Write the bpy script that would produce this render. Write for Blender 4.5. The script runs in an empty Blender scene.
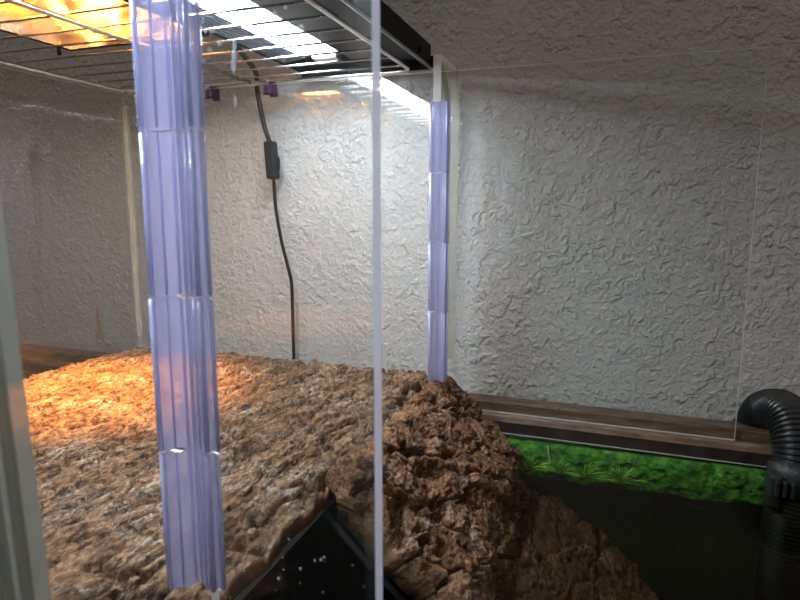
import bpy, bmesh, math, random
import numpy as np
from mathutils import Vector, Matrix

random.seed(7)
rng = np.random.default_rng(11)
S = bpy.context.scene
COL = S.collection
PI = math.pi

# ------------------------------------------------------------------ view
S.view_settings.view_transform = 'Standard'
S.view_settings.look = 'None'
S.view_settings.gamma = 1.0
S.view_settings.exposure = 0.0
S.view_settings.use_curve_mapping = False
S.cycles.transparent_max_bounces = 32
S.cycles.max_bounces = 10
S.cycles.sample_clamp_indirect = 30.0

# ------------------------------------------------------------------ node helpers
def new_mat(name):
    m = bpy.data.materials.new(name)
    m.use_nodes = True
    nt = m.node_tree
    nt.nodes.clear()
    out = nt.nodes.new('ShaderNodeOutputMaterial')
    return m, nt, out

def N(nt, kind, **kw):
    n = nt.nodes.new(kind)
    for k, v in kw.items():
        if k in n.inputs.keys():
            n.inputs[k].default_value = v
        else:
            setattr(n, k, v)
    return n

def L(nt, a, ao, b, bi):
    nt.links.new(a.outputs[ao], b.inputs[bi])

def math_node(nt, op, a=None, b=None, clamp=False):
    n = nt.nodes.new('ShaderNodeMath')
    n.operation = op
    n.use_clamp = clamp
    for i, v in enumerate((a, b)):
        if v is None:
            continue
        if isinstance(v, (int, float)):
            n.inputs[i].default_value = v
        else:
            nt.links.new(v, n.inputs[i])
    return n.outputs[0]

def ramp(nt, fac, stops, interp='LINEAR'):
    r = nt.nodes.new('ShaderNodeValToRGB')
    r.color_ramp.interpolation = interp
    el = r.color_ramp.elements
    while len(el) < len(stops):
        el.new(0.5)
    for e, (p, c) in zip(el, stops):
        e.position = p
        e.color = (c[0], c[1], c[2], 1.0)
    nt.links.new(fac, r.inputs[0])
    return r.outputs[0]

def mix_rgb(nt, fac, a, b):
    n = nt.nodes.new('ShaderNodeMix')
    n.data_type = 'RGBA'
    for sock, v in ((n.inputs[0], fac), (n.inputs[6], a), (n.inputs[7], b)):
        if isinstance(v, (int, float)):
            sock.default_value = v
        elif isinstance(v, tuple):
            sock.default_value = (v[0], v[1], v[2], 1)
        else:
            nt.links.new(v, sock)
    return n.outputs[2]

def obj_coord(nt):
    return nt.nodes.new('ShaderNodeTexCoord').outputs['Object']

def noise(nt, vec, scale, detail=4, rough=0.55, dist=0.0):
    n = nt.nodes.new('ShaderNodeTexNoise')
    n.inputs['Scale'].default_value = scale
    n.inputs['Detail'].default_value = detail
    n.inputs['Roughness'].default_value = rough
    n.inputs['Distortion'].default_value = dist
    nt.links.new(vec, n.inputs['Vector'])
    return n.outputs[0]

def plain(name, col, rough=0.5, metal=0.0, bump=0.0, bscale=200, vary=0.12, spec=0.5, coat=0.0):
    m, nt, out = new_mat(name)
    b = N(nt, 'ShaderNodeBsdfPrincipled')
    b.inputs['Roughness'].default_value = rough
    b.inputs['Metallic'].default_value = metal
    b.inputs['Specular IOR Level'].default_value = spec
    b.inputs['Coat Weight'].default_value = coat
    v = obj_coord(nt)
    nz = noise(nt, v, bscale * 0.3, 4)
    lo = tuple(c * (1 - vary) for c in col)
    hi = tuple(min(1, c * (1 + vary)) for c in col)
    nt.links.new(ramp(nt, nz, [(0.3, lo), (0.7, hi)]), b.inputs['Base Color'])
    if bump:
        bp = N(nt, 'ShaderNodeBump', Strength=1.0, Distance=bump)
        nt.links.new(noise(nt, v, bscale, 5), bp.inputs['Height'])
        L(nt, bp, 'Normal', b, 'Normal')
    L(nt, b, 0, out, 'Surface')
    return m

def clear_sheet(name, tint=(0.97, 0.975, 0.97), f0=0.034, haze=0.005, haze_col=(0.8, 0.8, 0.8), rough=0.0):
    """thin clear acrylic: see-through, mirror-like towards grazing, slightly dusty"""
    m, nt, out = new_mat(name)
    tr = N(nt, 'ShaderNodeBsdfTransparent')
    tr.inputs[0].default_value = (*tint, 1)
    gl = N(nt, 'ShaderNodeBsdfGlossy')
    gl.inputs['Roughness'].default_value = rough
    gl.inputs['Color'].default_value = (1, 1, 1, 1)
    df = N(nt, 'ShaderNodeBsdfDiffuse')
    df.inputs['Color'].default_value = (*haze_col, 1)
    lw = N(nt, 'ShaderNodeLayerWeight', Blend=0.5)
    p5 = math_node(nt, 'POWER', lw.outputs['Facing'], 5.0)
    fac = math_node(nt, 'ADD', math_node(nt, 'MULTIPLY', p5, 1 - f0), f0, True)
    mh = N(nt, 'ShaderNodeMixShader')
    v = obj_coord(nt)
    dust = math_node(nt, 'MULTIPLY', math_node(nt, 'ADD', noise(nt, v, 35, 6, 0.7), 0.4), haze)
    nt.links.new(dust, mh.inputs[0])
    L(nt, tr, 0, mh, 1)
    L(nt, df, 0, mh, 2)
    mx = N(nt, 'ShaderNodeMixShader')
    nt.links.new(fac, mx.inputs[0])
    L(nt, mh, 0, mx, 1)
    L(nt, gl, 0, mx, 2)
    L(nt, mx, 0, out, 'Surface')
    return m

def translucent(name, col, trans, see, rough=0.25, gloss=0.08):
    """milky plastic: part see-through, part diffuse and translucent"""
    m, nt, out = new_mat(name)
    tr = N(nt, 'ShaderNodeBsdfTransparent')
    tr.inputs[0].default_value = (*trans, 1)
    df = N(nt, 'ShaderNodeBsdfDiffuse')
    df.inputs['Color'].default_value = (*col, 1)
    tl = N(nt, 'ShaderNodeBsdfTranslucent')
    tl.inputs['Color'].default_value = (*col, 1)
    gl = N(nt, 'ShaderNodeBsdfGlossy')
    gl.inputs['Roughness'].default_value = rough
    a = N(nt, 'ShaderNodeMixShader')
    a.inputs[0].default_value = 0.45
    L(nt, df, 0, a, 1)
    L(nt, tl, 0, a, 2)
    b = N(nt, 'ShaderNodeMixShader')
    b.inputs[0].default_value = see
    L(nt, a, 0, b, 1)
    L(nt, tr, 0, b, 2)
    c = N(nt, 'ShaderNodeMixShader')
    lw = N(nt, 'ShaderNodeLayerWeight', Blend=0.5)
    p = math_node(nt, 'POWER', lw.outputs['Facing'], 3.0)
    nt.links.new(math_node(nt, 'ADD', math_node(nt, 'MULTIPLY', p, 0.6), gloss, True), c.inputs[0])
    L(nt, b, 0, c, 1)
    L(nt, gl, 0, c, 2)
    L(nt, c, 0, out, 'Surface')
    return m

def emitter(name, col, strength):
    m, nt, out = new_mat(name)
    e = N(nt, 'ShaderNodeEmission', Strength=strength)
    e.inputs['Color'].default_value = (*col, 1)
    L(nt, e, 0, out, 'Surface')
    return m

# ------------------------------------------------------------------ materials
def wall_material():
    m, nt, out = new_mat('knockdown_plaster')
    b = N(nt, 'ShaderNodeBsdfPrincipled', Roughness=0.62)
    b.inputs['Specular IOR Level'].default_value = 0.3
    v = obj_coord(nt)
    n1 = noise(nt, v, 78, 2, 0.5, 0.4)
    n2 = noise(nt, v, 150, 3, 0.55, 0.3)
    n3 = noise(nt, v, 30, 3, 0.5, 0.3)
    # flattened plaster blobs: thresholded noises of three sizes
    p1 = ramp(nt, n1, [(0.45, (0, 0, 0)), (0.58, (1, 1, 1))], 'EASE')
    p2 = ramp(nt, n2, [(0.42, (0, 0, 0)), (0.66, (1, 1, 1))], 'EASE')
    p3 = ramp(nt, n3, [(0.42, (0.25, 0.25, 0.25)), (0.60, (1, 1, 1))], 'EASE')
    h = math_node(nt, 'ADD', math_node(nt, 'MULTIPLY', math_node(nt, 'MULTIPLY', p1, p3), 0.8), math_node(nt, 'MULTIPLY', p2, 0.5))
    bp = N(nt, 'ShaderNodeBump', Strength=1.0, Distance=WALL_BUMP)
    nt.links.new(h, bp.inputs['Height'])
    L(nt, bp, 'Normal', b, 'Normal')
    nt.links.new(ramp(nt, noise(nt, v, 3, 4), [(0.3, (0.55, 0.525, 0.495)), (0.7, (0.59, 0.565, 0.535))]), b.inputs['Base Color'])
    L(nt, b, 0, out, 'Surface')
    return m
WALL_BUMP = 0.0019

def bark_material(name, stops, white=0.35, scale=1.0, white_col=(0.56, 0.47, 0.37), ang=32, bump=0.0016):
    m, nt, out = new_mat(name)
    b = N(nt, 'ShaderNodeBsdfPrincipled', Roughness=0.7)
    b.inputs['Specular IOR Level'].default_value = 0.4
    v = obj_coord(nt)
    mp = N(nt, 'ShaderNodeMapping')
    mp.inputs['Rotation'].default_value = (0, 0, math.radians(ang))
    mp.inputs['Scale'].default_value = (1.0, 0.42, 1.0)
    nt.links.new(v, mp.inputs['Vector'])
    vv = mp.outputs[0]
    grain = noise(nt, vv, 330 * scale, 6, 0.75, 0.3)
    big = noise(nt, vv, 70 * scale, 6, 0.65, 0.5)
    mixn = math_node(nt, 'ADD', math_node(nt, 'MULTIPLY', grain, 0.65), math_node(nt, 'MULTIPLY', big, 0.35))
    col = ramp(nt, mixn, stops)
    # pale weathered flakes, sharp edged, gathered in patches
    fl = noise(nt, vv, 260 * scale, 6, 0.75, 0.8)
    flm = ramp(nt, fl, [(0.50, (0, 0, 0)), (0.56, (1, 1, 1))])
    big2 = ramp(nt, noise(nt, v, 26, 4, 0.6), [(0.50, (0.06, 0.06, 0.06)), (0.62, (1, 1, 1))])
    col = mix_rgb(nt, math_node(nt, 'MULTIPLY', math_node(nt, 'MULTIPLY', flm, big2), white), col, white_col)
    # dark flecks
    dk = ramp(nt, noise(nt, vv, 210 * scale, 6, 0.75, 0.5), [(0.40, (1, 1, 1)), (0.44, (0, 0, 0))])
    col = mix_rgb(nt, math_node(nt, 'MULTIPLY', dk, 0.85), col, (0.02, 0.011, 0.007))
    nt.links.new(col, b.inputs['Base Color'])
    vor = N(nt, 'ShaderNodeTexVoronoi', Scale=230 * scale)
    nt.links.new(vv, vor.inputs['Vector'])
    hh = math_node(nt, 'ADD', math_node(nt, 'MULTIPLY', vor.outputs[0], 0.6), math_node(nt, 'MULTIPLY', grain, 1.6))
    bp = N(nt, 'ShaderNodeBump', Strength=1.0, Distance=bump)
    nt.links.new(hh, bp.inputs['Height'])
    L(nt, bp, 'Normal', b, 'Normal')
    L(nt, b, 0, out, 'Surface')
    return m

M = {}
M['wall'] = wall_material()
M['clear'] = clear_sheet('clear_acrylic')
M['clear_front'] = clear_sheet('clear_acrylic_front', haze=0.006, f0=0.034)
M['clear_side'] = clear_sheet('clear_acrylic_side', tint=(0.86, 0.86, 0.85), haze=0.02, f0=0.045)
M['edge'] = translucent('acrylic_cut_edge', (0.75, 0.74, 0.68), (0.9, 0.9, 0.86), 0.35, 0.3, 0.06)
M['edge_line'] = translucent('acrylic_edge_glow_tone', (0.95, 0.94, 0.90), (0.9, 0.9, 0.9), 0.05, 0.3, 0.1)  # near-white colour stands in for light piped out at the edges
M['edge_door'] = translucent('acrylic_sawn_edge', (0.76, 0.75, 0.84), (0.8, 0.8, 0.86), 0.08, 0.35, 0.08)
M['strip'] = clear_sheet('clear_acrylic_strip', tint=(0.92, 0.92, 0.88), haze=0.12, haze_col=(0.8, 0.79, 0.72))
M['lilac'] = translucent('lilac_plastic', (0.66, 0.66, 0.89), (0.88, 0.875, 0.965), 0.62, 0.16, 0.07)
M['lilac_rib'] = translucent('lilac_plastic_rib', (0.74, 0.74, 0.95), (0.89, 0.885, 0.97), 0.45, 0.14, 0.12)
M['grey_plastic'] = translucent('grey_green_plastic', (0.54, 0.55, 0.51), (0.88, 0.89, 0.85), 0.45, 0.3, 0.08)
M['seam'] = translucent('silicone_seam', (0.70, 0.68, 0.60), (0.95, 0.94, 0.90), 0.72, 0.3, 0.04)
M['bark'] = bark_material('cork_bark_flat', [(0.39, (0.022, 0.010, 0.005)), (0.465, (0.125, 0.060, 0.026)), (0.54, (0.28, 0.148, 0.067)), (0.64, (0.48, 0.305, 0.165))], 0.7, ang=10, bump=0.0026)
M['bark_ramp'] = bark_material('cork_bark_rough', [(0.39, (0.014, 0.006, 0.003)), (0.46, (0.095, 0.037, 0.014)), (0.54, (0.25, 0.112, 0.042)), (0.65, (0.48, 0.265, 0.125))], 0.4, ang=30, bump=0.0020)
M['bark_wet'] = bark_material('cork_bark_wet', [(0.38, (0.012, 0.004, 0.003)), (0.49, (0.075, 0.022, 0.012)), (0.62, (0.17, 0.060, 0.034))], 0.3, 0.8, ang=0)
M['cork_cut'] = plain('cut_cork', (0.135, 0.078, 0.038), 0.8, 0, 0.004, 120, 0.55)
M['bark_under'] = plain('cork_underside', (0.11, 0.062, 0.035), 0.85, 0, 0.002, 200, 0.4)
M['bark_side'] = plain('cork_broken_side', (0.17, 0.078, 0.036), 0.85, 0, 0.002, 150, 0.45)
M['edge_dim'] = translucent('acrylic_blue_reflection_edge', (0.40, 0.45, 0.52), (0.85, 0.9, 0.95), 0.8, 0.2, 0.08)  # darker edge, the strip light's bluish reflection put into its colour
M['black'] = plain('black_enamel', (0.006, 0.006, 0.007), 0.45, 0, 0, 200, 0.2, 0.12)
M['black_rubber'] = plain('black_rubber', (0.007, 0.007, 0.007), 0.5, 0, 0.0002, 500, 0.25, 0.25)
M['hose'] = plain('black_hose_plastic', (0.012, 0.012, 0.013), 0.28, 0, 0, 300, 0.25, 0.6)
M['tape'] = plain('black_strap', (0.02, 0.02, 0.02), 0.45, 0, 0.0012, 160, 0.3)
M['chrome'] = plain('chrome_wire', (0.72, 0.66, 0.60), 0.24, 1.0, 0, 200, 0.05)
M['steel'] = plain('brushed_steel', (0.6, 0.62, 0.66), 0.3, 1.0, 0, 200, 0.05)
M['reflector'] = plain('fixture_reflector', (0.22, 0.26, 0.33), 0.32, 0.7, 0, 200, 0.1)
M['clip'] = plain('purple_clip_paint', (0.16, 0.055, 0.18), 0.35, 0, 0, 200, 0.1)
M['clip_wire'] = plain('clip_wire', (0.45, 0.40, 0.48), 0.3, 1.0)
M['moss'] = None
M['floor'] = plain('dark_board', (0.06, 0.05, 0.045), 0.6, 0, 0.0005, 40, 0.3)
M['dark'] = plain('dark_substrate', (0.012, 0.012, 0.008), 0.9, 0, 0.003, 80, 0.6)
M['led'] = emitter('white_tube_light', (0.74, 0.87, 1.0), 62.0)
M['bulb'] = emitter('warm_bulb', (1.0, 0.50, 0.13), 70.0)
M['drop'] = clear_sheet('water_drop', tint=(0.93, 0.94, 0.96), f0=0.10, haze=0.10)
M['speck'] = translucent('dried_splash', (0.80, 0.82, 0.86), (0.95, 0.95, 0.97), 0.45, 0.3, 0.05)
M['mark'] = plain('tan_patch', (0.50, 0.36, 0.24), 0.8, 0, 0.0005, 300, 0.2)

def rim_material():
    m, nt, out = new_mat('weathered_rim')
    b = N(nt, 'ShaderNodeBsdfPrincipled', Roughness=0.42)
    v = obj_coord(nt)
    mp = N(nt, 'ShaderNodeMapping')
    mp.inputs['Scale'].default_value = (0.16, 1, 1)
    nt.links.new(v, mp.inputs['Vector'])
    n1 = noise(nt, mp.outputs[0], 160, 6, 0.7)
    n2 = noise(nt, v, 60, 5, 0.7)
    c = ramp(nt, n1, [(0.3, (0.045, 0.026, 0.017)), (0.5, (0.14, 0.085, 0.054)), (0.72, (0.27, 0.185, 0.115))])
    c = mix_rgb(nt, ramp(nt, n2, [(0.60, (0, 0, 0)), (0.72, (0.8, 0.8, 0.8))]), c, (0.27, 0.20, 0.13))
    nt.links.new(c, b.inputs['Base Color'])
    bp = N(nt, 'ShaderNodeBump', Strength=0.6, Distance=0.001)
    nt.links.new(n1, bp.inputs['Height'])
    L(nt, bp, 'Normal', b, 'Normal')
    L(nt, b, 0, out, 'Surface')
    return m
M['rim'] = rim_material()
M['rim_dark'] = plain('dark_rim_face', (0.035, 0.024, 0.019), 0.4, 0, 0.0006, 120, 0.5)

def moss_material():
    m, nt, out = new_mat('green_algae_mat')
    b = N(nt, 'ShaderNodeBsdfPrincipled', Roughness=0.7)
    v = obj_coord(nt)
    c = ramp(nt, noise(nt, v, 70, 6, 0.7, 0.5), [(0.36, (0.010, 0.045, 0.005)), (0.5, (0.045, 0.20, 0.014)), (0.66, (0.15, 0.42, 0.04))])
    nt.links.new(c, b.inputs['Base Color'])
    bp = N(nt, 'ShaderNodeBump', Strength=1.0, Distance=0.004)
    nt.links.new(noise(nt, v, 240, 5, 0.7), bp.inputs['Height'])
    L(nt, bp, 'Normal', b, 'Normal')
    L(nt, b, 0, out, 'Surface')
    return m
M['moss'] = moss_material()
M['weed'] = plain('olive_weed', (0.13, 0.13, 0.035), 0.8, 0, 0.004, 60, 0.9)
M['leaf'] = plain('aquatic_leaf', (0.34, 0.66, 0.10), 0.5, 0, 0, 200, 0.25)

def foil_material():
    m, nt, out = new_mat('dimpled_reflector')
    b = N(nt, 'ShaderNodeBsdfPrincipled', Roughness=0.24, Metallic=1.0)
    b.inputs['Base Color'].default_value = (0.92, 0.80, 0.62, 1)
    v = obj_coord(nt)
    vor = N(nt, 'ShaderNodeTexVoronoi', Scale=30.0)
    vor.feature = 'SMOOTH_F1'
    nt.links.new(v, vor.inputs['Vector'])
    bp = N(nt, 'ShaderNodeBump', Strength=0.8, Distance=0.006)
    nt.links.new(vor.outputs[0], bp.inputs['Height'])
    L(nt, bp, 'Normal', b, 'Normal')
    L(nt, b, 0, out, 'Surface')
    return m
M['foil'] = foil_material()

def water_material():
    m, nt, out = new_mat('dark_tank_water')
    tr = N(nt, 'ShaderNodeBsdfTransparent')
    gl = N(nt, 'ShaderNodeBsdfGlossy', Roughness=0.0)
    lw = N(nt, 'ShaderNodeLayerWeight', Blend=0.5)
    p5 = math_node(nt, 'POWER', lw.outputs['Facing'], 5.0)
    fac = math_node(nt, 'ADD', math_node(nt, 'MULTIPLY', p5, 0.22), 0.018, True)
    v = obj_coord(nt)
    bp = N(nt, 'ShaderNodeBump', Strength=0.12, Distance=0.002)
    nt.links.new(noise(nt, v, 25, 2), bp.inputs['Height'])
    L(nt, bp, 'Normal', gl, 'Normal')
    mx = N(nt, 'ShaderNodeMixShader')
    nt.links.new(fac, mx.inputs[0])
    L(nt, tr, 0, mx, 1)
    L(nt, gl, 0, mx, 2)
    L(nt, mx, 0, out, 'Surface')
    ab = N(nt, 'ShaderNodeVolumeAbsorption', Density=WATER_DENS)
    ab.inputs['Color'].default_value = (0.50, 0.50, 0.27, 1)
    L(nt, ab, 0, out, 'Volume')
    return m
WATER_DENS = 14.0
M['water'] = water_material()

# ------------------------------------------------------------------ object helpers
def link(name, bm, mats, parent=None, smooth=False, loc=(0, 0, 0), rot=(0, 0, 0)):
    me = bpy.data.meshes.new(name)
    bm.normal_update()
    bm.to_mesh(me)
    bm.free()
    if not isinstance(mats, (list, tuple)):
        mats = [mats]
    for m in mats:
        me.materials.append(m)
    if smooth:
        for p in me.polygons:
            p.use_smooth = True
    o = bpy.data.objects.new(name, me)
    COL.objects.link(o)
    if parent:
        o.parent = parent
        # geometry is written in world space, keep it there
        o.matrix_parent_inverse = Matrix.Translation(-parent.location)
    o.location = loc
    o.rotation_euler = rot
    return o

def thing(name, loc, label, cat, group=None):
    o = bpy.data.objects.new(name, None)
    o.empty_display_size = 0.02
    COL.objects.link(o)
    o.location = loc
    return tag(o, label, cat, group)

def tag(o, label=None, cat=None, group=None, kind=None):
    if label: o['label'] = label
    if cat: o['category'] = cat
    if group: o['group'] = group
    if kind: o['kind'] = kind
    return o

def box(bm, x0, x1, y0, y1, z0, z1, mi=0, bevel=0.0):
    vs = [bm.verts.new(p) for p in ((x0, y0, z0), (x1, y0, z0), (x1, y1, z0), (x0, y1, z0), (x0, y0, z1), (x1, y0, z1), (x1, y1, z1), (x0, y1, z1))]
    fs = []
    for q in ((3, 2, 1, 0), (4, 5, 6, 7), (0, 1, 5, 4), (1, 2, 6, 5), (2, 3, 7, 6), (3, 0, 4, 7)):
        f = bm.faces.new([vs[i] for i in q])
        f.material_index = mi
        fs.append(f)
    if bevel:
        es = list({e for f in fs for e in f.edges})
        r = bmesh.ops.bevel(bm, geom=es, offset=bevel, segments=2, affect='EDGES', profile=0.5, clamp_overlap=True)
        for f in r['faces']:
            f.material_index = mi
    return fs

def sheet(bm, x0, x1, y0, y1, z0, z1):
    """clear sheet: big faces use material 0, the cut edges material 1"""
    d = (x1 - x0, y1 - y0, z1 - z0)
    ax = d.index(min(d))
    for f in box(bm, x0, x1, y0, y1, z0, z1):
        f.normal_update()
        f.material_index = 0 if abs(f.normal[ax]) > 0.9 else 1

def tube(bm, pts, r, seg=10, cap=True, mi=0):
    """swept circle along a polyline; r is a number or a list"""
    pts = [Vector(p) for p in pts]
    n = len(pts)
    rs = r if isinstance(r, (list, tuple)) else [r] * n
    t0 = (pts[1] - pts[0]).normalized()
    up = Vector((0, 0, 1)) if abs(t0.z) < 0.9 else Vector((1, 0, 0))
    a = t0.cross(up).normalized()
    rings = []
    for i in range(n):
        t = (pts[min(i + 1, n - 1)] - pts[max(i - 1, 0)]).normalized()
        a = (a - t * a.dot(t)).normalized()
        b = t.cross(a)
        rings.append([bm.verts.new(pts[i] + (a * math.cos(2 * PI * k / seg) + b * math.sin(2 * PI * k / seg)) * rs[i]) for k in range(seg)])
    for i in range(n - 1):
        for k in range(seg):
            f = bm.faces.new((rings[i][k], rings[i][(k + 1) % seg], rings[i + 1][(k + 1) % seg], rings[i + 1][k]))
            f.material_index = mi
            f.smooth = True
    if cap:
        bm.faces.new(list(reversed(rings[0]))).material_index = mi
        bm.faces.new(rings[-1]).material_index = mi

def spline(pts, n=12):
    """Catmull-Rom through the points"""
    P = [Vector(p) for p in pts]
    P = [P[0] * 2 - P[1]] + P + [P[-1] * 2 - P[-2]]
    out = []
    for i in range(1, len(P) - 2):
        for k in range(n):
            t = k / n
            a, b, c, d = P[i - 1], P[i], P[i + 1], P[i + 2]
            out.append(0.5 * ((2 * b) + (c - a) * t + (2 * a - 5 * b + 4 * c - d) * t * t + (3 * b - a - 3 * c + d) * t ** 3))
    out.append(P[-2])
    return out

# ------------------------------------------------------------------ numpy noise
_perm = rng.permutation(4096)
_g = rng.uniform(0, 2 * PI, 4096)
def perlin(x, y):
    xi = np.floor(x).astype(int); yi = np.floor(y).astype(int)
    fx = x - xi; fy = y - yi
    def gr(ix, iy, dx, dy):
        a = _g[_perm[(ix + _perm[iy & 4095]) & 4095]]
        return np.cos(a) * dx + np.sin(a) * dy
    u = fx * fx * fx * (fx * (fx * 6 - 15) + 10); v = fy * fy * fy * (fy * (fy * 6 - 15) + 10)
    a = gr(xi, yi, fx, fy) * (1 - u) + gr(xi + 1, yi, fx - 1, fy) * u
    b = gr(xi, yi + 1, fx, fy - 1) * (1 - u) + gr(xi + 1, yi + 1, fx - 1, fy - 1) * u
    return (a * (1 - v) + b * v) * 1.5
def fbm(x, y, o=4, g=0.5):
    s = 0; a = 1.0
    for i in range(o):
        s = s + a * perlin(x * 2 ** i + 17.3 * i, y * 2 ** i - 9.1 * i); a *= g
    return s
_jx = rng.uniform(0.1, 0.9, 4096); _jy = rng.uniform(0.1, 0.9, 4096); _jh = rng.uniform(0, 1, 4096)
def worley(x, y):
    """F1, F2 and a random value per cell"""
    xi = np.floor(x).astype(int); yi = np.floor(y).astype(int)
    f1 = np.full(x.shape, 9.0); f2 = np.full(x.shape, 9.0); hv = np.zeros(x.shape)
    for dx in (-1, 0, 1):
        for dy in (-1, 0, 1):
            h = _perm[((xi + dx) + _perm[(yi + dy) & 4095]) & 4095]
            d = np.hypot(xi + dx + _jx[h] - x, yi + dy + _jy[h] - y)
            nearer = d < f1
            f2 = np.where(nearer, f1, np.minimum(f2, d))
            hv = np.where(nearer, _jh[h], hv)
            f1 = np.where(nearer, d, f1)
    return f1, f2, hv
def smooth(x, a, b):
    t = np.clip((x - a) / (b - a), 0, 1)
    return t * t * (3 - 2 * t)

def terrace(n, k, sharp=6):
    t = n * k
    f = t - np.floor(t)
    return (np.floor(t) + f ** sharp) / k

def bark_relief(x, y, ang, size, amp, stretch=2.6, crack=0.22, furrow=0.5, flake=0.4, seed=0.0, pits=0.5, warp=0.25):
    """flat-topped corky plates parted by narrow cracks, long axis along ang, with pits and low steps"""
    ca, sa = math.cos(ang), math.sin(ang)
    p = (x * ca + y * sa) / stretch; q = -x * sa + y * ca
    u = p + fbm(p * 34 + seed, q * 34, 4, 0.6) * warp * size
    w = q + fbm(p * 34 + 50 + seed, q * 34 + 20, 4, 0.6) * warp * size
    f1, f2, hv = worley(u / size + 100 + seed, w / size + 100)
    h = smooth(f2 - f1, 0.015, crack) * (0.65 + 0.35 * hv)
    # long furrows
    fu = np.abs(fbm(p * 9 + seed, w / size * 0.5 + 7, 3, 0.5))
    h = h - furrow * (1 - smooth(fu, 0.0, 0.14))
    # narrow deep pits, longer than wide
    pn = fbm(p * 75 + seed + 9, q * 62 + 3, 3, 0.55)
    h = h - pits * smooth(pn, 0.34, 0.48)
    # smaller broken plates in low steps
    g1, g2, gv = worley(u / size * 2.9 + 300, w / size * 2.9 + 300 + seed)
    h = h + flake * (smooth(g2 - g1, 0.0, 0.16) * (0.4 + 0.6 * gv))
    h = h + flake * 0.8 * fbm(p * 180 + seed, q * 170, 3, 0.6)
    return h * amp

def slab(name, top, bottom, mats, parent=None):
    """closed solid between two (n,m,3) grids; material 0 on the top, 1 on the rim, 2 below"""
    n, m, _ = top.shape
    nb = n * m
    verts = np.concatenate([top.reshape(-1, 3), bottom.reshape(-1, 3)])
    I = np.arange(nb).reshape(n, m)
    q = np.stack([I[:-1, :-1], I[1:, :-1], I[1:, 1:], I[:-1, 1:]], -1).reshape(-1, 4)
    faces = [q, (q[:, ::-1] + nb)]
    mi = [np.zeros(len(q)), np.full(len(q), 2)]
    loop = np.concatenate([I[0, :-1], I[:-1, -1], I[-1, :0:-1], I[:0:-1, 0]])
    nx = np.roll(loop, -1)
    side = np.stack([loop, nx, nx + nb, loop + nb], -1)
    faces.append(side); mi.append(np.ones(len(side)))
    faces = np.concatenate(faces); mi = np.concatenate(mi).astype(np.int32)
    me = bpy.data.meshes.new(name)
    me.vertices.add(len(verts)); me.vertices.foreach_set('co', verts.astype(np.float32).ravel())
    me.loops.add(faces.size); me.loops.foreach_set('vertex_index', faces.astype(np.int32).ravel())
    me.polygons.add(len(faces)); me.polygons.foreach_set('loop_start', (np.arange(len(faces)) * 4).astype(np.int32))
    me.polygons.foreach_set('material_index', mi)
    me.update(calc_edges=True)
    for mt in mats:
        me.materials.append(mt)
    bm = bmesh.new(); bm.from_mesh(me)
    bmesh.ops.recalc_face_normals(bm, faces=bm.faces)
    bm.to_mesh(me); bm.free()
    o = bpy.data.objects.new(name, me)
    COL.objects.link(o)
    if parent:
        o.parent = parent
        o.matrix_parent_inverse = Matrix.Translation(-parent.location)
    return o

# ------------------------------------------------------------------ layout numbers (metres, camera at the origin looking along +Y)
YB = 0.75          # inner face of the back panel
TOP = 0.165        # top of the panels
XL, XR = -0.69, -0.183
ZP = -0.208        # top of the basking platform
WATER = -0.291
YW = 0.815         # the wall

# ------------------------------------------------------------------ setting
bm = bmesh.new()
box(bm, -2.2, 1.6, YW, YW + 0.1, -1.3, 1.3)
tag(link('wall_back', bm, M['wall']), kind='structure')
bm = bmesh.new()
box(bm, -2.2, 1.6, -1.6, YW, -0.853, -0.753)
tag(link('floor', bm, M['floor']), kind='structure')

# ------------------------------------------------------------------ aquarium
aq = thing('aquarium', (-0.2, 0.45, -0.74), 'long dark water tank with a weathered brown rim under the clear panels', 'aquarium')
TX0, TX1, TY0, TY1, TZ = -1.05, 0.48, -0.02, 0.752, -0.74
bm = bmesh.new()
# back rail with a groove for the panel, and the other three rails
prof = [(0.7435, -0.2885), (0.7435, -0.274), (0.7455, -0.268), (0.7475, -0.2655), (0.757, -0.2655), (0.757, -0.2545), (0.7595, -0.252), (0.780, -0.252), (0.782, -0.2545), (0.782, -0.2885), (0.776, -0.2885), (0.776, -0.268), (0.7525, -0.268), (0.7525, -0.2885)]
def rail(bm, x0, x1):
    nseg = 60
    rings = []
    for i in range(nseg + 1):
        x = x0 + (x1 - x0) * i / nseg
        rings.append([bm.verts.new((x, y, z - 0.0105 * (x - 0.16))) for y, z in prof])
    k = len(prof)
    for i in range(nseg):
        for j in range(k):
            f = bm.faces.new((rings[i][j], rings[i][(j + 1) % k], rings[i + 1][(j + 1) % k], rings[i + 1][j]))
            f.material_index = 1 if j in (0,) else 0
    bm.faces.new(list(reversed(rings[0]))); bm.faces.new(rings[-1])
rail(bm, TX0 - 0.012, TX1 + 0.012)
bmesh.ops.recalc_face_normals(bm, faces=bm.faces)
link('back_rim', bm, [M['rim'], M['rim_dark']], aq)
bm = bmesh.new()
box(bm, TX0 - 0.012, TX0 + 0.014, TY0, 0.743, -0.297, -0.252, 0, 0.002)
link('side_rim', bm, M['rim'], aq)
bm = bmesh.new()
box(bm, TX1 - 0.014, TX1 + 0.012, TY0, 0.743, -0.297, -0.252, 0, 0.002)
link('side_rim', bm, M['rim'], aq)
bm = bmesh.new()
sheet(bm, TX0, TX1, 0.7535, 0.7600, TZ, -0.285)
link('glass_pane', bm, [M['clear'], M['edge']], aq)
bm = bmesh.new()
sheet(bm, TX0, TX0 + 0.006, TY0 + 0.006, 0.7525, TZ, -0.298)
link('glass_pane', bm, [M['clear'], M['edge']], aq)
bm = bmesh.new()
sheet(bm, TX1 - 0.006, TX1, TY0 + 0.006, 0.7525, TZ, -0.298)
link('glass_pane', bm, [M['clear'], M['edge']], aq)
bm = bmesh.new()
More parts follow.
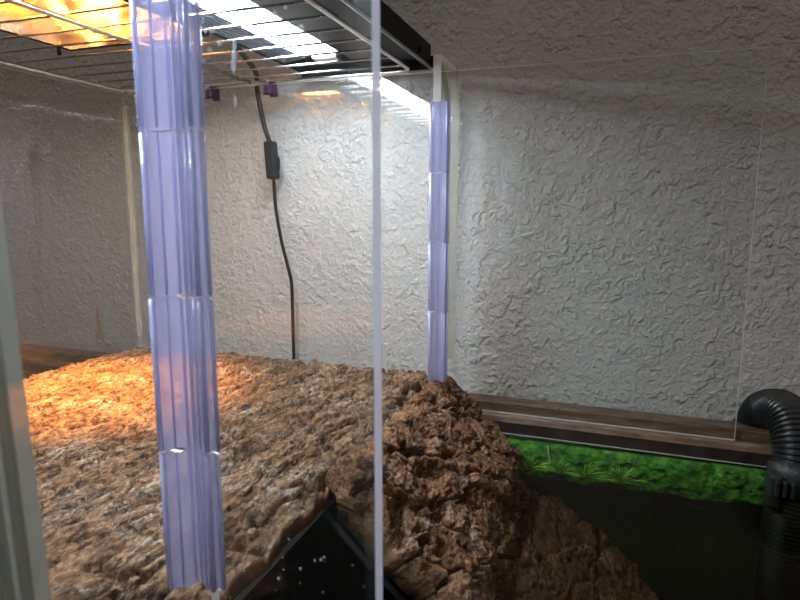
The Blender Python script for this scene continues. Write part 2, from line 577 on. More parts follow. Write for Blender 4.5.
sheet(bm, TX0, TX1, TY0, TY0 + 0.006, TZ, -0.298)
link('glass_pane', bm, [M['clear'], M['edge']], aq)
bm = bmesh.new()
box(bm, TX0, TX1, TY0, 0.76, TZ - 0.012, TZ - 0.0005)
link('tank_bottom', bm, M['dark'], aq)

bm = bmesh.new()
box(bm, TX0 + 0.0065, TX1 - 0.0065, TY0 + 0.0065, 0.7528, TZ + 0.001, WATER)
tag(link('tank_water', bm, M['water']), 'still dark water filling the tank below the bark', 'water', kind='stuff')

# substrate under water
n = 70
xs = np.linspace(TX0 + 0.01, TX1 - 0.01, n); ys = np.linspace(TY0 + 0.01, 0.745, n)
X, Y = np.meshgrid(xs, ys, indexing='ij')
Z = -0.70 + 0.012 * fbm(X * 9, Y * 9, 4)
top = np.stack([X, Y, Z], -1)
bot = top.copy(); bot[..., 2] = TZ + 0.0015
tag(slab('substrate_bed', top, bot, [M['dark']] * 3), 'dark gravel bed lying on the tank bottom', 'gravel', kind='stuff')

# green mat of algae hanging on the back glass just under the surface
nx, nz = 340, 40
xs = np.linspace(-0.16, 0.44, nx); t = np.linspace(0, 1, nz)
X, T = np.meshgrid(xs, t, indexing='ij')
low = -0.327 - 0.005 * fbm(X * 22, X * 0 + 3, 3)
Zm = (WATER - 0.002) + (low - WATER) * T
Ym = 0.745 - 0.020 * T ** 0.8 - 0.005 * (0.5 + fbm(X * 60, Zm * 90, 4, 0.6)) * np.sin(np.pi * np.clip(T, 0, 1)) ** 0.4
top = np.stack([X, Ym, Zm], -1)
bot = top.copy(); bot[..., 1] = 0.7515
tag(slab('algae_mat', top, bot, [M['moss']] * 3), 'bright green algae mat along the back glass under the waterline', 'algae', kind='stuff')

bm = bmesh.new()
tube(bm, [(x, 0.7432, -0.2888 - 0.0105 * (x - 0.16)) for x in np.linspace(-0.9, 0.45, 30)], 0.0008, 6)
link('waterline_bead', bm, M['edge'], aq)  # pale thread added in place of the bright waterline meniscus

# murky plants deep in the tank
nxy = 120
X, Y = np.meshgrid(np.linspace(0.085, 0.42, nxy), np.linspace(0.34, 0.700, nxy), indexing='ij')
Zd = -0.425 + 0.022 * fbm(X * 11, Y * 11, 5, 0.55) + 0.006 * fbm(X * 80, Y * 80, 2)
ed = np.minimum(np.minimum(X - 0.085, 0.42 - X), np.minimum(Y - 0.34, 0.700 - Y))
Zd = Zd - 0.12 * (1 - smooth(ed, 0, 0.09))
bt = np.stack([X, Y, np.full_like(X, -0.66)], -1)
tag(slab('waterweed', np.stack([X, Y, Zd], -1), bt, [M['weed']] * 3), 'murky olive waterweed deep in the dark water beside the hose', 'waterweed', kind='stuff')

def tuft(cx, cz, nb, h, label):
    t = thing('grass_tuft', (cx, 0.728, cz), label, 'aquatic plant', 'grass tufts along the back glass')
    for _ in range(nb):
        bm = bmesh.new()
        a = random.uniform(-1.25, 1.25)
        ln = h * random.uniform(0.6, 1.1)
        pts = []
        for k in range(8):
            s = k / 7
            pts.append((cx + math.sin(a) * ln * s + random.uniform(-1, 1) * 0.0005, 0.722 - 0.014 * s - 0.004 * math.cos(a * 3) * s, min(WATER - 0.0015, cz + math.cos(a) * ln * (s - 0.45 * s * s * abs(a)))))
        tube(bm, pts, [0.0012 * (1 - 0.75 * k / 7) for k in range(8)], 5)
        link('blade', bm, M['leaf'], t)
tuft(-0.075, -0.320, 20, 0.032, 'pale green grass tuft nearest the bark ramp')
tuft(-0.040, -0.321, 16, 0.027, 'small bright grass tuft beside the thin white stalk')
tuft(-0.012, -0.321, 18, 0.029, 'green grass tuft between two wider tufts on the algae')
tuft(0.028, -0.322, 22, 0.034, 'wide green grass tuft with arching blades under the rim')
bm = bmesh.new()
tube(bm, spline([(-0.058, 0.735, -0.293), (-0.056, 0.733, -0.305), (-0.052, 0.731, -0.322), (-0.053, 0.729, -0.332)], 5), 0.0012, 6)
tag(link('airline_stalk', bm, M['speck'], None), 'thin whitish stalk under the rim among the grass', 'stalk')

# ------------------------------------------------------------------ clear acrylic box on the tank
enc = thing('acrylic_enclosure', (-0.43, 0.5, -0.2645), 'clear acrylic panel box over the bark platform', 'enclosure')
bm = bmesh.new()
sheet(bm, XL - 0.005, 0.149, YB, YB + 0.0055, -0.2650, TOP)
for v in bm.verts:
    if v.co.z < -0.2:
        v.co.z -= 0.0105 * (v.co.x - 0.16)
link('back_panel', bm, [M['clear'], M['edge_line']], enc)
bm = bmesh.new()
sheet(bm, XL - 0.005, XL, 0.2465, YB - 0.0005, -0.2335, TOP)
link('side_panel', bm, [M['clear_side'], M['edge']], enc)
bm = bmesh.new()
sheet(bm, XR - 0.007, XR + 0.002, 0.668, YB - 0.0005, -0.196, TOP)
link('corner_panel', bm, [M['strip'], M['edge']], enc)
bm = bmesh.new()
box(bm, XL + 0.0003, XL + 0.009, YB - 0.010, YB - 0.0006, -0.200, 0.148, 0, 0.003)
link('silicone_seam', bm, M['seam'], enc)

# platform and ramp sheets that carry the bark
pl = bmesh.new()
sheet(pl, XL + 0.001, -0.203, 0.205, 0.742, -0.240, -0.234)
o = link('platform_sheet', pl, [M['clear'], M['edge']])
tag(o, 'horizontal clear acrylic sheet under the flat bark slab', 'sheet')
def ramp_profile(s):
    """top line of the ramp bark in X and Z for s in 0..1 (numpy)"""
    px = np.array([-0.1955, -0.191, -0.176, -0.154, -0.130, -0.108, -0.092, -0.082, -0.074, -0.066])
    pz = np.array([-0.226, -0.212, -0.2125, -0.230, -0.250, -0.270, -0.288, -0.308, -0.330, -0.352])
    t = np.linspace(0, 1, len(px))
    return np.interp(s, t, px), np.interp(s, t, pz)
pl = bmesh.new()
a0, a1 = Vector((-0.2015, 0, -0.2365)), Vector((-0.070, 0, -0.3595))
d = (a1 - a0).normalized(); nn = Vector((d.z, 0, -d.x))
vs = []
for y in (0.405, 0.735):
    for p in (a0, a1, a1 + nn * 0.006, a0 + nn * 0.006):
        vs.append(pl.verts.new((p.x, y, p.z)))
for q in ((0, 1, 2, 3), (7, 6, 5, 4), (0, 4, 5, 1), (1, 5, 6, 2), (2, 6, 7, 3), (3, 7, 4, 0)):
    f = pl.faces.new([vs[i] for i in q]); f.normal_update()
    f.material_index = 0 if q in ((0, 4, 5, 1), (2, 6, 7, 3)) else 1
bmesh.ops.recalc_face_normals(pl, faces=pl.faces)
tag(link('ramp_sheet', pl, [M['clear'], M['edge_dim']]), 'sloping clear acrylic sheet under the rough bark ramp going into the water', 'sheet')

# ------------------------------------------------------------------ hinges
def hinge_profile(w, dep):
    """pleated strip: outline of a thin extrusion in local (u, v)"""
    mid = [(-0.50, 0.00), (-0.47, -0.30), (-0.40, -0.95), (-0.30, -0.55), (-0.15, 0.25), (0.0, 1.0), (0.12, 0.30), (0.27, -0.65), (0.36, -0.90), (0.42, -0.2), (0.50, -0.45)]
    return [(u * w, v * dep) for u, v in mid]

def hinge(loc, ang, w, dep, zs, label, lean=0.0):
    h = thing('hinge_strip', loc, label, 'hinge', 'pleated plastic hinge strips')
    ca, sa = math.cos(ang), math.sin(ang)
    def W(u, v, z):
        return (loc[0] + u * ca - v * sa, loc[1] + u * sa + v * ca, z)
    for si, (z0, z1) in enumerate(zs):
        bm = bmesh.new()
        k = 0.97 if si % 2 else 1.0
        mid = hinge_profile(w * k, dep)
        th = 0.0007
        # pleated skin with its own thickness
        ringt = []
        nrow = 9
        jag = [random.uniform(-1, 1) * 0.0012 for _ in mid]
        for r in range(nrow):
            z = z1 + (z0 - z1) * r / (nrow - 1)
            row = []
            for (u, v), j in zip(mid, jag):
                zz = z + (j if r in (0, nrow - 1) else 0)
                row.append((bm.verts.new(W(u, v - th, zz)), bm.verts.new(W(u, v + th, zz))))
            ringt.append(row)
        for r in range(nrow - 1):
            for i in range(len(mid) - 1):
                A, B = ringt[r][i], ringt[r][i + 1]; C, D = ringt[r + 1][i], ringt[r + 1][i + 1]
                bm.faces.new((A[0], B[0], D[0], C[0])); bm.faces.new((A[1], C[1], D[1], B[1]))
            for i in (0, len(mid) - 1):
                A, C = ringt[r][i], ringt[r + 1][i]
                bm.faces.new((A[0], C[0], C[1], A[1])).material_index = 1
        for row in (ringt[0], ringt[-1]):
            for i in range(len(mid) - 1):
                bm.faces.new((row[i][0], row[i + 1][0], row[i + 1][1], row[i][1])).material_index = 1
        bmesh.ops.recalc_face_normals(bm, faces=bm.faces)
        leaf = link('hinge_segment', bm, [M['lilac'], M['lilac_rib']], h)
        # vertical ribs moulded on the strip
        bm = bmesh.new()
        for u, v, rr in ((-0.49, -0.05, 0.0012), (-0.40, -1.05, 0.0013), (-0.22, -0.2, 0.0007), (-0.06, 0.75, 0.0008), (0.05, 0.75, 0.0008), (0.20, -0.25, 0.0009), (0.345, -1.05, 0.0015), (0.49, -0.45, 0.0012)):
            sc = w / 0.035
            tube(bm, [W(u * w * k, v * dep, z) for z in (z0 + 0.0009, (z0 + z1) / 2, z1 - 0.0009)], rr * sc, 8)
        link('rib', bm, M['lilac_rib'], leaf)
    return h
hinge((-0.1985, 0.2455, -0.206), math.radians(14), 0.0325, 0.0042, [(0.0365, 0.115), (-0.0435, 0.0358), (-0.1235, -0.0442), (-0.2005, -0.1242)], 'wide lilac pleated hinge strip close to the front, before the lamp-lit bark')
hinge((-0.1785, 0.655, -0.200), math.radians(8), 0.0225, 0.0036, [(0.0385, 0.113), (-0.0385, 0.0378), (-0.117, -0.0392), (-0.1985, -0.1177)], 'narrow lilac pleated hinge strip on the corner panel near the wall')

# the door leaf ajar, its sawn edge towards us
dr = thing('acrylic_door', (-0.183, 0.250, -0.33), 'clear acrylic door leaf ajar beside the wide front hinge, sawn edge showing', 'door')
bm = bmesh.new()
p0, p1 = Vector((-0.190, 0.249, 0)), Vector((-0.0847, 0.220, 0))
d = (p1 - p0).normalized(); nn = Vector((-d.y, d.x, 0)) * 0.0026
vs = []
for z in (-0.36, TOP):
    for p in (p0 - nn, p1 - nn, p1 + nn, p0 + nn):
        vs.append(bm.verts.new((p.x, p.y, z)))
for q, mi in (((3, 2, 1, 0), 1), ((4, 5, 6, 7), 1), ((0, 1, 5, 4), 0), ((1, 2, 6, 5), 2), ((2, 3, 7, 6), 0), ((3, 0, 4, 7), 1)):
    f = bm.faces.new([vs[i] for i in q]); f.material_index = mi
link('door_sheet', bm, [M['clear_front'], M['edge'], M['edge_door']], dr)

# second leaf pushed open towards us, only its thick blurred edge in view
bm = bmesh.new()
z0, z1 = -0.30, TOP
def slantbox(bm, x0, x1, y0, y1, z0, z1, lean, mi):
    vs = [bm.verts.new(p) for p in ((x0, y0, z0), (x1, y0, z0), (x1, y1, z0), (x0, y1, z0), (x0 + lean, y0, z1), (x1 + lean, y0, z1), (x1 + lean, y1, z1), (x0 + lean, y1, z1))]
    for q in ((3, 2, 1, 0), (4, 5, 6, 7), (0, 1, 5, 4), (1, 2, 6, 5), (2, 3, 7, 6), (3, 0, 4, 7)):
        bm.faces.new([vs[i] for i in q]).material_index = mi
ld = thing('acrylic_leaf', (-0.18, 0.13, -0.30), 'blurred grey-green plastic edge of an open leaf close to the camera', 'door')
slantbox(bm, -0.202, -0.1595, 0.128, 0.134, z0, z1, -0.018, 0)
link('leaf_sheet', bm, M['grey_plastic'], ld)
bm = bmesh.new()
for x, r in ((-0.1600, 0.0018), (-0.1675, 0.0012), (-0.1725, 0.0022), (-0.182, 0.0012)):
    tube(bm, [(x, 0.1265, z0), (x - 0.009, 0.1265, (z0 + z1) / 2), (x - 0.018, 0.1265, z1)], r, 10)
link('rib', bm, M['grey_plastic'], ld)

# splashes on the panes
bm = bmesh.new()
def blob(bm, c, rx, ry, rz):
    r = bmesh.ops.create_icosphere(bm, subdivisions=2, radius=1.0, matrix=Matrix.Translation(c) @ Matrix.Diagonal((rx, ry, rz, 1)))
    for v in r['verts']:
        for f in v.link_faces:
            f.smooth = True
def door_pt(s, z):
    p = p0.lerp(p1, s)
    q = p - Vector((-d.y, d.x, 0)) * 0.0028
    return Vector((q.x, q.y, z))
for _ in range(46):
    s = random.random() ** 1.3 * 0.62
    z = 0.112 - abs(random.gauss(0, 0.030))
    r = random.uniform(0.0005, 0.0014)
    k = random.choice((1, 1, 1.3, 2.0, 2.8))
    blob(bm, door_pt(0.12 + s, z), r, 0.0003, r * k)
for _ in range(60):
    z = random.uniform(-0.235, -0.150)
    r = random.uniform(0.0002, 0.0006)
    blob(bm, door_pt(random.uniform(0.1, 0.95), z), r, 0.0002, r * random.choice((1, 1, 1.5)))
tag(link('water_splashes', bm, M['speck'], None, True), 'tiny pale water splashes dried on the clear front panes', 'splashes', kind='stuff')

# ------------------------------------------------------------------ bark
ST = 0.0012
def flat_bark():
    nx, ny = int(0.484 / ST), int(0.545 / ST)
    xs = np.linspace(-0.679, -0.1995, nx); ys = np.linspace(0.196, 0.738, ny)
    X, Y = np.meshgrid(xs, ys, indexing='ij')
    h = bark_relief(X, Y, math.radians(80), 0.0190, 0.0084, 3.6, 0.13, 1.5, 0.22, 0.0, 1.5, 0.26)
    base = -0.2180 + 0.006 * fbm(X * 6, Y * 6, 3) + 0.003 * np.sin((Y - 0.2) * 5)
    # thinner edge all around
    e = np.minimum(np.minimum(X - xs[0], xs[-1] - X), np.minimum(Y - ys[0], ys[-1] - Y))
    base = base - 0.006 * (1 - smooth(e, 0, 0.012))
    Z = base + 0.003 + (h - 0.003) * (0.25 + 0.75 * smooth(e, 0, 0.009))
    Xw = X + 0.003 * fbm(Y * 30, X * 0, 3) * (X > -0.25) * smooth(X, -0.25, -0.2) - 0.0015 * (X > -0.25)
    Yw = Y + 0.004 * fbm(X * 25, Y * 0 + 5, 3) * smooth(Y, 0.70, 0.738) - 0.003 * smooth(Y, 0.70, 0.738)
    top = np.stack([Xw, Yw, Z], -1)
    bot = np.stack([Xw, Yw, np.full_like(X, -0.2335)], -1)
    return slab('cork_bark', top, bot, [M['bark'], M['bark_side'], M['bark_under']])
o = flat_bark()
tag(o, 'broad flat cork bark slab with shallow plates, warm lamp glow on it', 'bark', 'cork bark pieces')

def ramp_bark():
    ns, ny = 230, 290
    s = np.linspace(0, 1, ns); ys = np.linspace(0.398, 0.704, ny)
    Sg, Yg = np.meshgrid(s, ys, indexing='ij')
    px, pz = ramp_profile(Sg)
    # smooth the corners of the profile
    for _ in range(10):
        px[1:-1] = (px[:-2] + 2 * px[1:-1] + px[2:]) / 4
        pz[1:-1] = (pz[:-2] + 2 * pz[1:-1] + pz[2:]) / 4
    dx = np.gradient(px, axis=0); dz = np.gradient(pz, axis=0)
    ln = np.hypot(dx, dz) + 1e-9
    nx, nz = -dz / ln, dx / ln
    arc = np.cumsum(ln, axis=0)
    h = bark_relief(arc + 3.0, Yg, math.radians(50), 0.046, 0.0210, 1.35, 0.12, 0.55, 0.060, 4.0, 0.22, 0.16)
    h = h + 0.005 * fbm(arc * 14 + 4, Yg * 14, 2) - 0.010
    h = h + 0.0016 * terrace(fbm(arc * 60 + Yg * 25, Yg * 22 - arc * 12, 3, 0.5), 3)
    # the rolled first ridge along the crack
    h = h + 0.006 * np.exp(-((arc - 0.022) / 0.012) ** 2)
    edge = smooth(np.minimum(Yg - ys[0], ys[-1] - Yg), 0, 0.010) * smooth(Sg, 0.0, 0.05)
    h = (h - 0.004) * (0.25 + 0.75 * edge) - 0.008 * (1 - edge)
    yf = Yg + (0.010 * fbm(arc * 18, arc * 0 + 8, 3)) * (1 - smooth(Yg, 0.40, 0.46)) + (0.012 * fbm(arc * 20 + 9, arc * 0 + 2, 3)) * smooth(Yg, 0.65, 0.704)
    top = np.stack([px + nx * h, yf, pz + nz * h], -1)
    th = 0.030
    bx = np.clip(px - nx * th, -0.1975, None); bz = pz - nz * th
    # back face follows the sheet
    lim = -0.2365 + (-0.415 + 0.2365) * (bx + 0.2015) / (-0.010 + 0.2015) + 0.001
    bz = np.maximum(bz, lim)
    bot = np.stack([bx, yf, bz], -1)
    return slab('cork_bark', top, bot, [M['bark_ramp'], M['cork_cut'], M['bark_under']])
o = ramp_bark()
tag(o, 'rough deeply cracked cork bark ramp sloping down into the water', 'bark', 'cork bark pieces')

def sunk_bark():
    ns, ny = 130, 200
    xs = np.linspace(-0.072, 0.072, ns); t = np.linspace(0, 1, ny)
    X, T = np.meshgrid(xs, t, indexing='ij')
    yend = 0.712 - 0.40 * (X + 0.060) - 6.0 * (X + 0.060) ** 2 + 0.010 * fbm(X * 40, X * 0 + 1, 3)
    Y = 0.36 + (yend - 0.36) * T
    h = bark_relief(X + 5, Y, math.radians(85), 0.026, 0.0075, 1.5, 0.16, 0.6, 0.25, 9.0, 0.4, 0.25)
    e = np.minimum(xs[-1] - X, np.minimum(Y - 0.36, yend - Y))
    Z = -0.342 - 0.14 * (X + 0.060) + h - 0.014 * (1 - smooth(e, 0, 0.018))
    Xw = X + 0.006 * fbm(Y * 25, X * 0 + 1, 3) * smooth(X, 0.04, 0.07)
    top = np.stack([Xw, Y, Z], -1)
    bot = np.stack([Xw, Y, np.minimum(Z - 0.02, -0.375)], -1)
    return slab('cork_bark', top, bot, [M['bark_wet'], M['bark_wet'], M['bark_under']])
o = sunk_bark()
tag(o, 'reddish cork bark piece lying sunk under the dark water', 'bark', 'cork bark pieces')

# ------------------------------------------------------------------ wire rack lying on the panels
rk = thing('wire_rack', (-0.46, 0.4, 0.166), 'chrome wire rack laid flat over the top of the acrylic panels', 'rack')
RX0, RX1, RY0, RY1, RZ = -0.686, -0.243, 0.02, 0.757, 0.1692
def rounded(x0, x1, y0, y1, r, z):
    pts = []
    for cx, cy, a0 in ((x1 - r, y1 - r, 0), (x0 + r, y1 - r, 90), (x0 + r, y0 + r, 180), (x1 - r, y0 + r, 270)):
        for k in range(7):
            a = math.radians(a0 + 15 * k)
            pts.append((cx + r * math.cos(a), cy + r * math.sin(a), z))
    return pts + [pts[0]]
bm = bmesh.new()
tube(bm, rounded(RX0, RX1, RY0, RY1, 0.022, RZ), 0.0027, 10, False)
link('rack_frame', bm, M['chrome'], rk)
bm = bmesh.new()
tube(bm, [(-0.476, RY0 + 0.003, RZ + 0.0), (-0.476, RY1 - 0.003, RZ)], 0.0026, 10)
link('support_wire', bm, M['chrome'], rk)
y = 0.740
first = None
while y > 0.03:
    if first is None:
        bm = bmesh.new()
        tube(bm, [(RX0 + 0.001, 0, RZ + 0.0040), (RX1 - 0.001, 0, RZ + 0.0040)], 0.0014, 8)
        first = link('cross_wire', bm, M['chrome'], rk)
        first.location.y = y
    else:
        c = first.copy(); COL.objects.link(c); c.parent = rk; c.matrix_parent_inverse = first.matrix_parent_inverse.copy(); c.location.y = y
    y -= 0.0412

# ------------------------------------------------------------------ strip light on the rack
ZL = RZ + 0.0056
lt = thing('strip_light', (-0.32, 0.45, ZL), 'long black strip light with a glowing white tube lying on the rack', 'light fixture')
FX0, FX1, FY0, FY1 = -0.412, -0.226, 0.08, 0.782
bm = bmesh.new()
ZT = ZL + 0.030
box(bm, FX0, FX1, FY0, FY1, ZT - 0.002, ZT, 0)                 # lid
box(bm, FX0, FX0 + 0.002, FY0, FY1, ZL + 0.0085, ZT - 0.002, 0)          # skirts
box(bm, FX1 - 0.0025, FX1, FY0, FY1, ZL, ZT - 0.002, 0)
box(bm, FX0 + 0.002, FX1 - 0.0025, FY0, FY0 + 0.0025, ZL, ZT - 0.002, 0)
box(bm, FX0 + 0.002, FX1 - 0.0025, FY1 - 0.0025, FY1, ZL, ZT - 0.002, 0)
link('housing', bm, M['black'], lt)
bm = bmesh.new()
box(bm, FX1 - 0.0005, FX1 + 0.0012, FY0, FY1, ZL, ZL + 0.0035, 0)
link('edge_trim', bm, M['steel'], lt)
bm = bmesh.new()
box(bm, -0.3745, -0.326, FY0 + 0.03, 0.722, ZL + 0.0135, ZL + 0.022, 0, 0.002)
link('light_tube', bm, M['led'], lt)
bm = bmesh.new()
for i in range(7):                                              # ribbed reflector on the left of the tube
    x = FX0 + 0.004 + i * 0.0045
    box(bm, x, x + 0.0028, FY0 + 0.02, 0.73, ZL + 0.0095 + 0.0007 * i, ZL + 0.013 + 0.0007 * i)
link('ribbed_reflector', bm, M['reflector'], lt)
bm = bmesh.new()
box(bm, -0.318, FX1 - 0.006, FY0 + 0.02, 0.765, ZL + 0.010, ZL + 0.014)
link('reflector_plate', bm, M['black'], lt)
bm = bmesh.new()
box(bm, -0.366, -0.332, 0.7225, 0.742, ZL + 0.009, ZL + 0.022, 0, 0.003)
link('tube_socket', bm, M['steel'], lt)
for yy in (0.58, 0.735):
    bm = bmesh.new()
    tube(bm, [(FX1 + 0.0001, yy, ZL + 0.014), (FX1 + 0.0025, yy, ZL + 0.014)], 0.004, 12)
    link('screw', bm, M['black'], lt)
bm = bmesh.new()
box(bm, FX1 - 0.014, FX1 + 0.006, FY1 + 0.0002, FY1 + 0.012, ZL + 0.004, ZL + 0.018, 0, 0.004)
link('cable_gland', bm, M['black_rubber'], lt)
bm = bmesh.new()
tube(bm, spline([(-0.224, 0.793, ZL + 0.011), (-0.217, 0.794, ZL + 0.007), (-0.211, 0.795, ZL - 0.010), (-0.207, 0.796, ZL - 0.038), (-0.206, 0.797, ZL - 0.075), (-0.208, 0.798, ZL - 0.2), (-0.210, 0.798, -0.20)], 10), 0.0034, 10)
link('power_cord', bm, M['black_rubber'], lt)

# ------------------------------------------------------------------ heat lamp hood
hl = thing('heat_lamp', (-0.51, 0.44, ZL), 'glowing amber heat lamp hood resting on the wire rack above the bark', 'lamp')
HX0, HX1, HY0, HY1, HZ = -0.612, -0.424, 0.28, 0.585, ZL + 0.075
HB = ZL + 0.0085
bm = bmesh.new()
box(bm, HX0 - 0.0015, HX1 + 0.0015, HY0 - 0.0015, HY1 + 0.0015, HZ, HZ + 0.002)
box(bm, HX0 - 0.0035, HX0 - 0.0015, HY0 - 0.0015, HY1 + 0.0015, HB, HZ)
box(bm, HX1 + 0.0015, HX1 + 0.0035, HY0 - 0.0015, HY1 + 0.0015, HB, HZ)
box(bm, HX0 - 0.0035, HX1 + 0.0035, HY0 - 0.0035, HY0 - 0.0015, HB, HZ)
box(bm, HX0 - 0.0035, HX1 + 0.0035, HY1 + 0.0015, HY1 + 0.0035, HB, HZ)
link_feet = [(x, y) for x in (HX0 - 0.0025, HX1 + 0.0025) for y in (HY0 + 0.02, HY1 - 0.014)]
link('hood', bm, M['black'], hl)
for fx, fy in link_feet:
    bm = bmesh.new()
    tube(bm, [(fx, fy, ZL + 0.0002), (fx, fy, HB + 0.001)], 0.0022, 8)
    link('foot', bm, M['black'], hl)
bm = bmesh.new()
vs = {}
i0 = 0.008
c = [(HX0, HY0, HB + 0.001), (HX1, HY0, HB + 0.001), (HX1, HY1, HB + 0.001), (HX0, HY1, HB + 0.001), (HX0 + i0, HY0 + i0, HZ - 0.004), (HX1 - i0, HY0 + i0, HZ - 0.004), (HX1 - i0, HY1 - i0, HZ - 0.004), (HX0 + i0, HY1 - i0, HZ - 0.004)]
v = [bm.verts.new(p) for p in c]
for q in ((4, 5, 6, 7), (0, 4, 7, 3), (1, 2, 6, 5), (0, 1, 5, 4), (2, 3, 7, 6)):
    bm.faces.new([v[i] for i in q])
link('reflector', bm, M['foil'], hl)
bm = bmesh.new()
tube(bm, [(-0.560, 0.430, HZ - 0.030), (-0.475, 0.430, HZ - 0.030)], 0.009, 16)
link('bulb', bm, M['bulb'], hl)

# ------------------------------------------------------------------ hanging cord with its switch
cd = thing('switch_cord', (-0.44, 0.79, -0.24), 'black cord with an inline switch hanging against the wall behind the back panel', 'cord')
bm = bmesh.new()
tube(bm, spline([(-0.405, 0.600, 0.2115), (-0.4155, 0.622, 0.192), (-0.428, 0.665, 0.1822), (-0.452, 0.728, 0.1795), (-0.474, 0.768, 0.1755), (-0.480, 0.779, 0.158), (-0.474, 0.784, 0.115), (-0.4655, 0.787, 0.088)], 10), 0.0034, 10)
link('upper_cord', bm, M['black_rubber'], cd)
bm = bmesh.new()
box(bm, -0.4735, -0.4565, 0.779, 0.7935, 0.040, 0.094, 0, 0.0035)
for vtx in bm.verts:
    vtx.co.x += (0.067 - vtx.co.z) * 0.06
sw = link('inline_switch', bm, M['black_rubber'], cd)
bm = bmesh.new()
box(bm, -0.4570, -0.4535, 0.7825, 0.7905, 0.053, 0.071, 0, 0.0015)
link('rocker', bm, M['black'], sw)
bm = bmesh.new()
tube(bm, spline([(-0.463, 0.787, 0.042), (-0.463, 0.788, 0.020), (-0.462, 0.788, 0.000), (-0.456, 0.790, -0.045), (-0.4455, 0.791, -0.090), (-0.441, 0.791, -0.112), (-0.4405, 0.791, -0.16), (-0.441, 0.792, -0.24)], 10), [0.0026] * 71, 10)
link('lower_cord', bm, M['black_rubber'], cd)

# ------------------------------------------------------------------ purple clips on the back rail
def clip(x, label):
    t = thing('binder_clip', (x, 0.757, 0.166), label, 'clip', 'purple binder clips on the rack')
    bm = bmesh.new()
    w = 0.0062
    v = []
    for xx in (x - w, x + w):
        for yy, zz in ((0.7460, 0.1500), (0.7460, 0.1530), (0.7520, 0.1655), (0.7620, 0.1655), (0.7640, 0.1530), (0.7640, 0.1500)):
            v.append(bm.verts.new((xx, yy, zz)))
    for i in range(5):
        bm.faces.new((v[i], v[i + 1], v[i + 7], v[i + 6]))
    bmesh.ops.solidify(bm, geom=bm.faces[:], thickness=0.0008)
    link('clip_body', bm, M['clip'], t)
    for yy, dy in ((0.7452, -0.003), (0.7648, 0.002)):
        bm = bmesh.new()
        tube(bm, [(x - 0.004, yy, 0.1515), (x - 0.0034, yy + dy, 0.168), (x - 0.002, yy + dy, 0.1765), (x + 0.002, yy + dy, 0.1765), (x + 0.0034, yy + dy, 0.168), (x + 0.004, yy, 0.1515)], 0.0006, 6)
        link('clip_handle', bm, M['clip_wire'], t)
clip(-0.5385, 'purple binder clip on the rack rail beside the wide front hinge')
clip(-0.4450, 'purple binder clip on the rack rail right of the hanging cord')

# ------------------------------------------------------------------ corrugated hose over the rim
hs = thing('corrugated_hose', (0.20, 0.70, -0.26), 'black corrugated filter hose hooked over the tank rim into the water', 'hose')
path = spline([(0.187, 0.772, -0.2305), (0.192, 0.752, -0.2250), (0.197, 0.728, -0.2285), (0.199, 0.708, -0.2490), (0.198, 0.700, -0.280), (0.195, 0.697, -0.320), (0.193, 0.695, -0.365), (0.192, 0.695, -0.41), (0.191, 0.695, -0.47)], 40)
# resample evenly
acc = [0.0]
for a, b in zip(path[:-1], path[1:]):
    acc.append(acc[-1] + (b - a).length)
tot = acc[-1]
pitch = 0.0046
ev, rad = [], []
n = int(tot / pitch * 8)
j = 0
for i in range(n + 1):
    s = tot * i / n
    while j < len(acc) - 2 and acc[j + 1] < s:
        j += 1
    ev.append(path[j].lerp(path[j + 1], (s - acc[j]) / max(1e-9, acc[j + 1] - acc[j])))
    rad.append(0.0222 + 0.0018 * max(-0.6, math.cos(2 * PI * s / pitch)))
bm = bmesh.new()
tube(bm, ev, rad, 28)
link('hose_tube', bm, M['hose'], hs)
bm = bmesh.new()
el = spline([(0.176, 0.7905, -0.300), (0.176, 0.7905, -0.280), (0.178, 0.789, -0.255), (0.183, 0.781, -0.235), (0.191, 0.7585, -0.2255)], 8)
tube(bm, el, [0.0225] * len(el), 24)
link('elbow', bm, M['black_rubber'], hs)
bm = bmesh.new()
tube(bm, [(0.1985, 0.7015, -0.268), (0.1980, 0.7000, -0.272), (0.1975, 0.6990, -0.292), (0.1973, 0.6985, -0.296)], [0.0255, 0.0268, 0.0268, 0.0255], 24)
st = link('strap', bm, M['tape'], hs)
bm = bmesh.new()
box(bm, 0.168, 0.1805, 0.672, 0.690, -0.306, -0.270, 0, 0.003)
for k in range(3):
    box(bm, 0.1725 + 0.007 * k, 0.176 + 0.007 * k, 0.6665, 0.676, -0.290, -0.274, 0, 0.0008)
link('buckle', bm, M['tape'], hs)

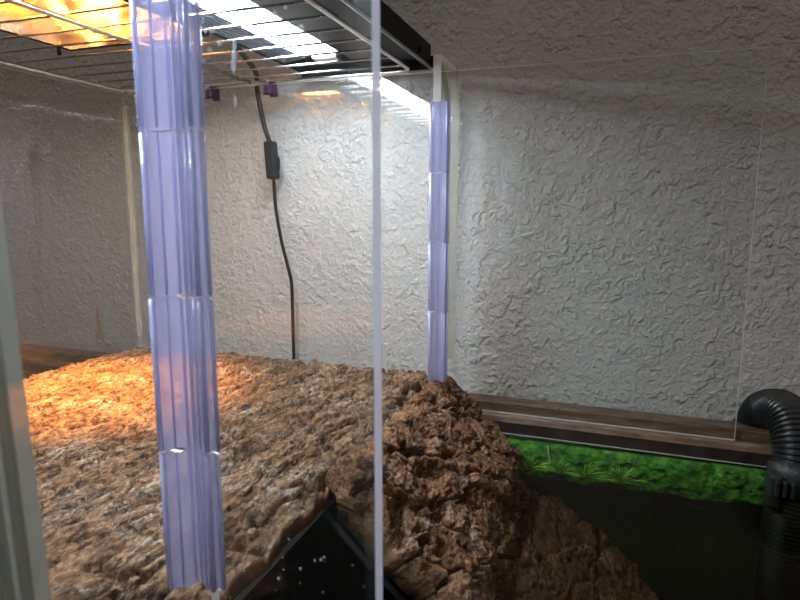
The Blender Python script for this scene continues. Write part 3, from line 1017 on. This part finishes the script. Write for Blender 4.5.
# ------------------------------------------------------------------ thin ragged tan patch laid on the wall behind the left panel
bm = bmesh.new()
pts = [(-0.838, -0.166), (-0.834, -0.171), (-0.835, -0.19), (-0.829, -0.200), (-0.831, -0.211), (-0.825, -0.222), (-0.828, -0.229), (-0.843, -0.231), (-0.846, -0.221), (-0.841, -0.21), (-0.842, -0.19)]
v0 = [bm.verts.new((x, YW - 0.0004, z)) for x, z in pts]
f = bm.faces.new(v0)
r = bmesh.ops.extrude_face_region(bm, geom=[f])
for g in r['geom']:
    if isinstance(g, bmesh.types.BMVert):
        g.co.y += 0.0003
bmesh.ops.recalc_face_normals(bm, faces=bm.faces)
tag(link('tan_mark', bm, M['mark']), 'small ragged tan mark on the wall behind the left clear panel', 'mark')

# ------------------------------------------------------------------ light
sp = bpy.data.lights.new('heat_spot', 'SPOT')
sp.energy = 85.0
sp.color = (1.0, 0.44, 0.075)
sp.spot_size = math.radians(52)
sp.spot_blend = 1.0
sp.shadow_soft_size = 0.012
so = bpy.data.objects.new('heat_spot', sp)
COL.objects.link(so)
so.location = (-0.512, 0.455, HZ - 0.045)
so.rotation_euler = (Vector((-0.535, 0.520, -0.21)) - so.location).to_track_quat('-Z', 'Y').to_euler()
so.parent = None

w = bpy.data.worlds.new('room')
S.world = w
w.use_nodes = True
nt = w.node_tree
bg = nt.nodes['Background']
tc = nt.nodes.new('ShaderNodeTexCoord')
sx = nt.nodes.new('ShaderNodeSeparateXYZ')
nt.links.new(tc.outputs['Generated'], sx.inputs[0])
# a dim room: soft light from the ceiling, darker walls behind the camera
up = ramp(nt, math_node(nt, 'ADD', math_node(nt, 'MULTIPLY', sx.outputs['Z'], 0.5), 0.5), [(0.45, (0.035, 0.034, 0.033)), (0.58, (0.09, 0.088, 0.086)), (0.80, (0.40, 0.375, 0.345))])
nt.links.new(up, bg.inputs['Color'])
bg.inputs['Strength'].default_value = 1.0

# ------------------------------------------------------------------ camera
cam = bpy.data.cameras.new('camera')
co = bpy.data.objects.new('camera', cam)
COL.objects.link(co)
S.camera = co
cam.sensor_width = 36.0
cam.lens = 605.0 / 800.0 * 36.0
cam.clip_start = 0.01
co.rotation_euler = (math.radians(90 - 8.72), 0, math.radians(18.9))
cam.dof.use_dof = True
cam.dof.focus_distance = 0.60
cam.dof.aperture_fstop = 14.0
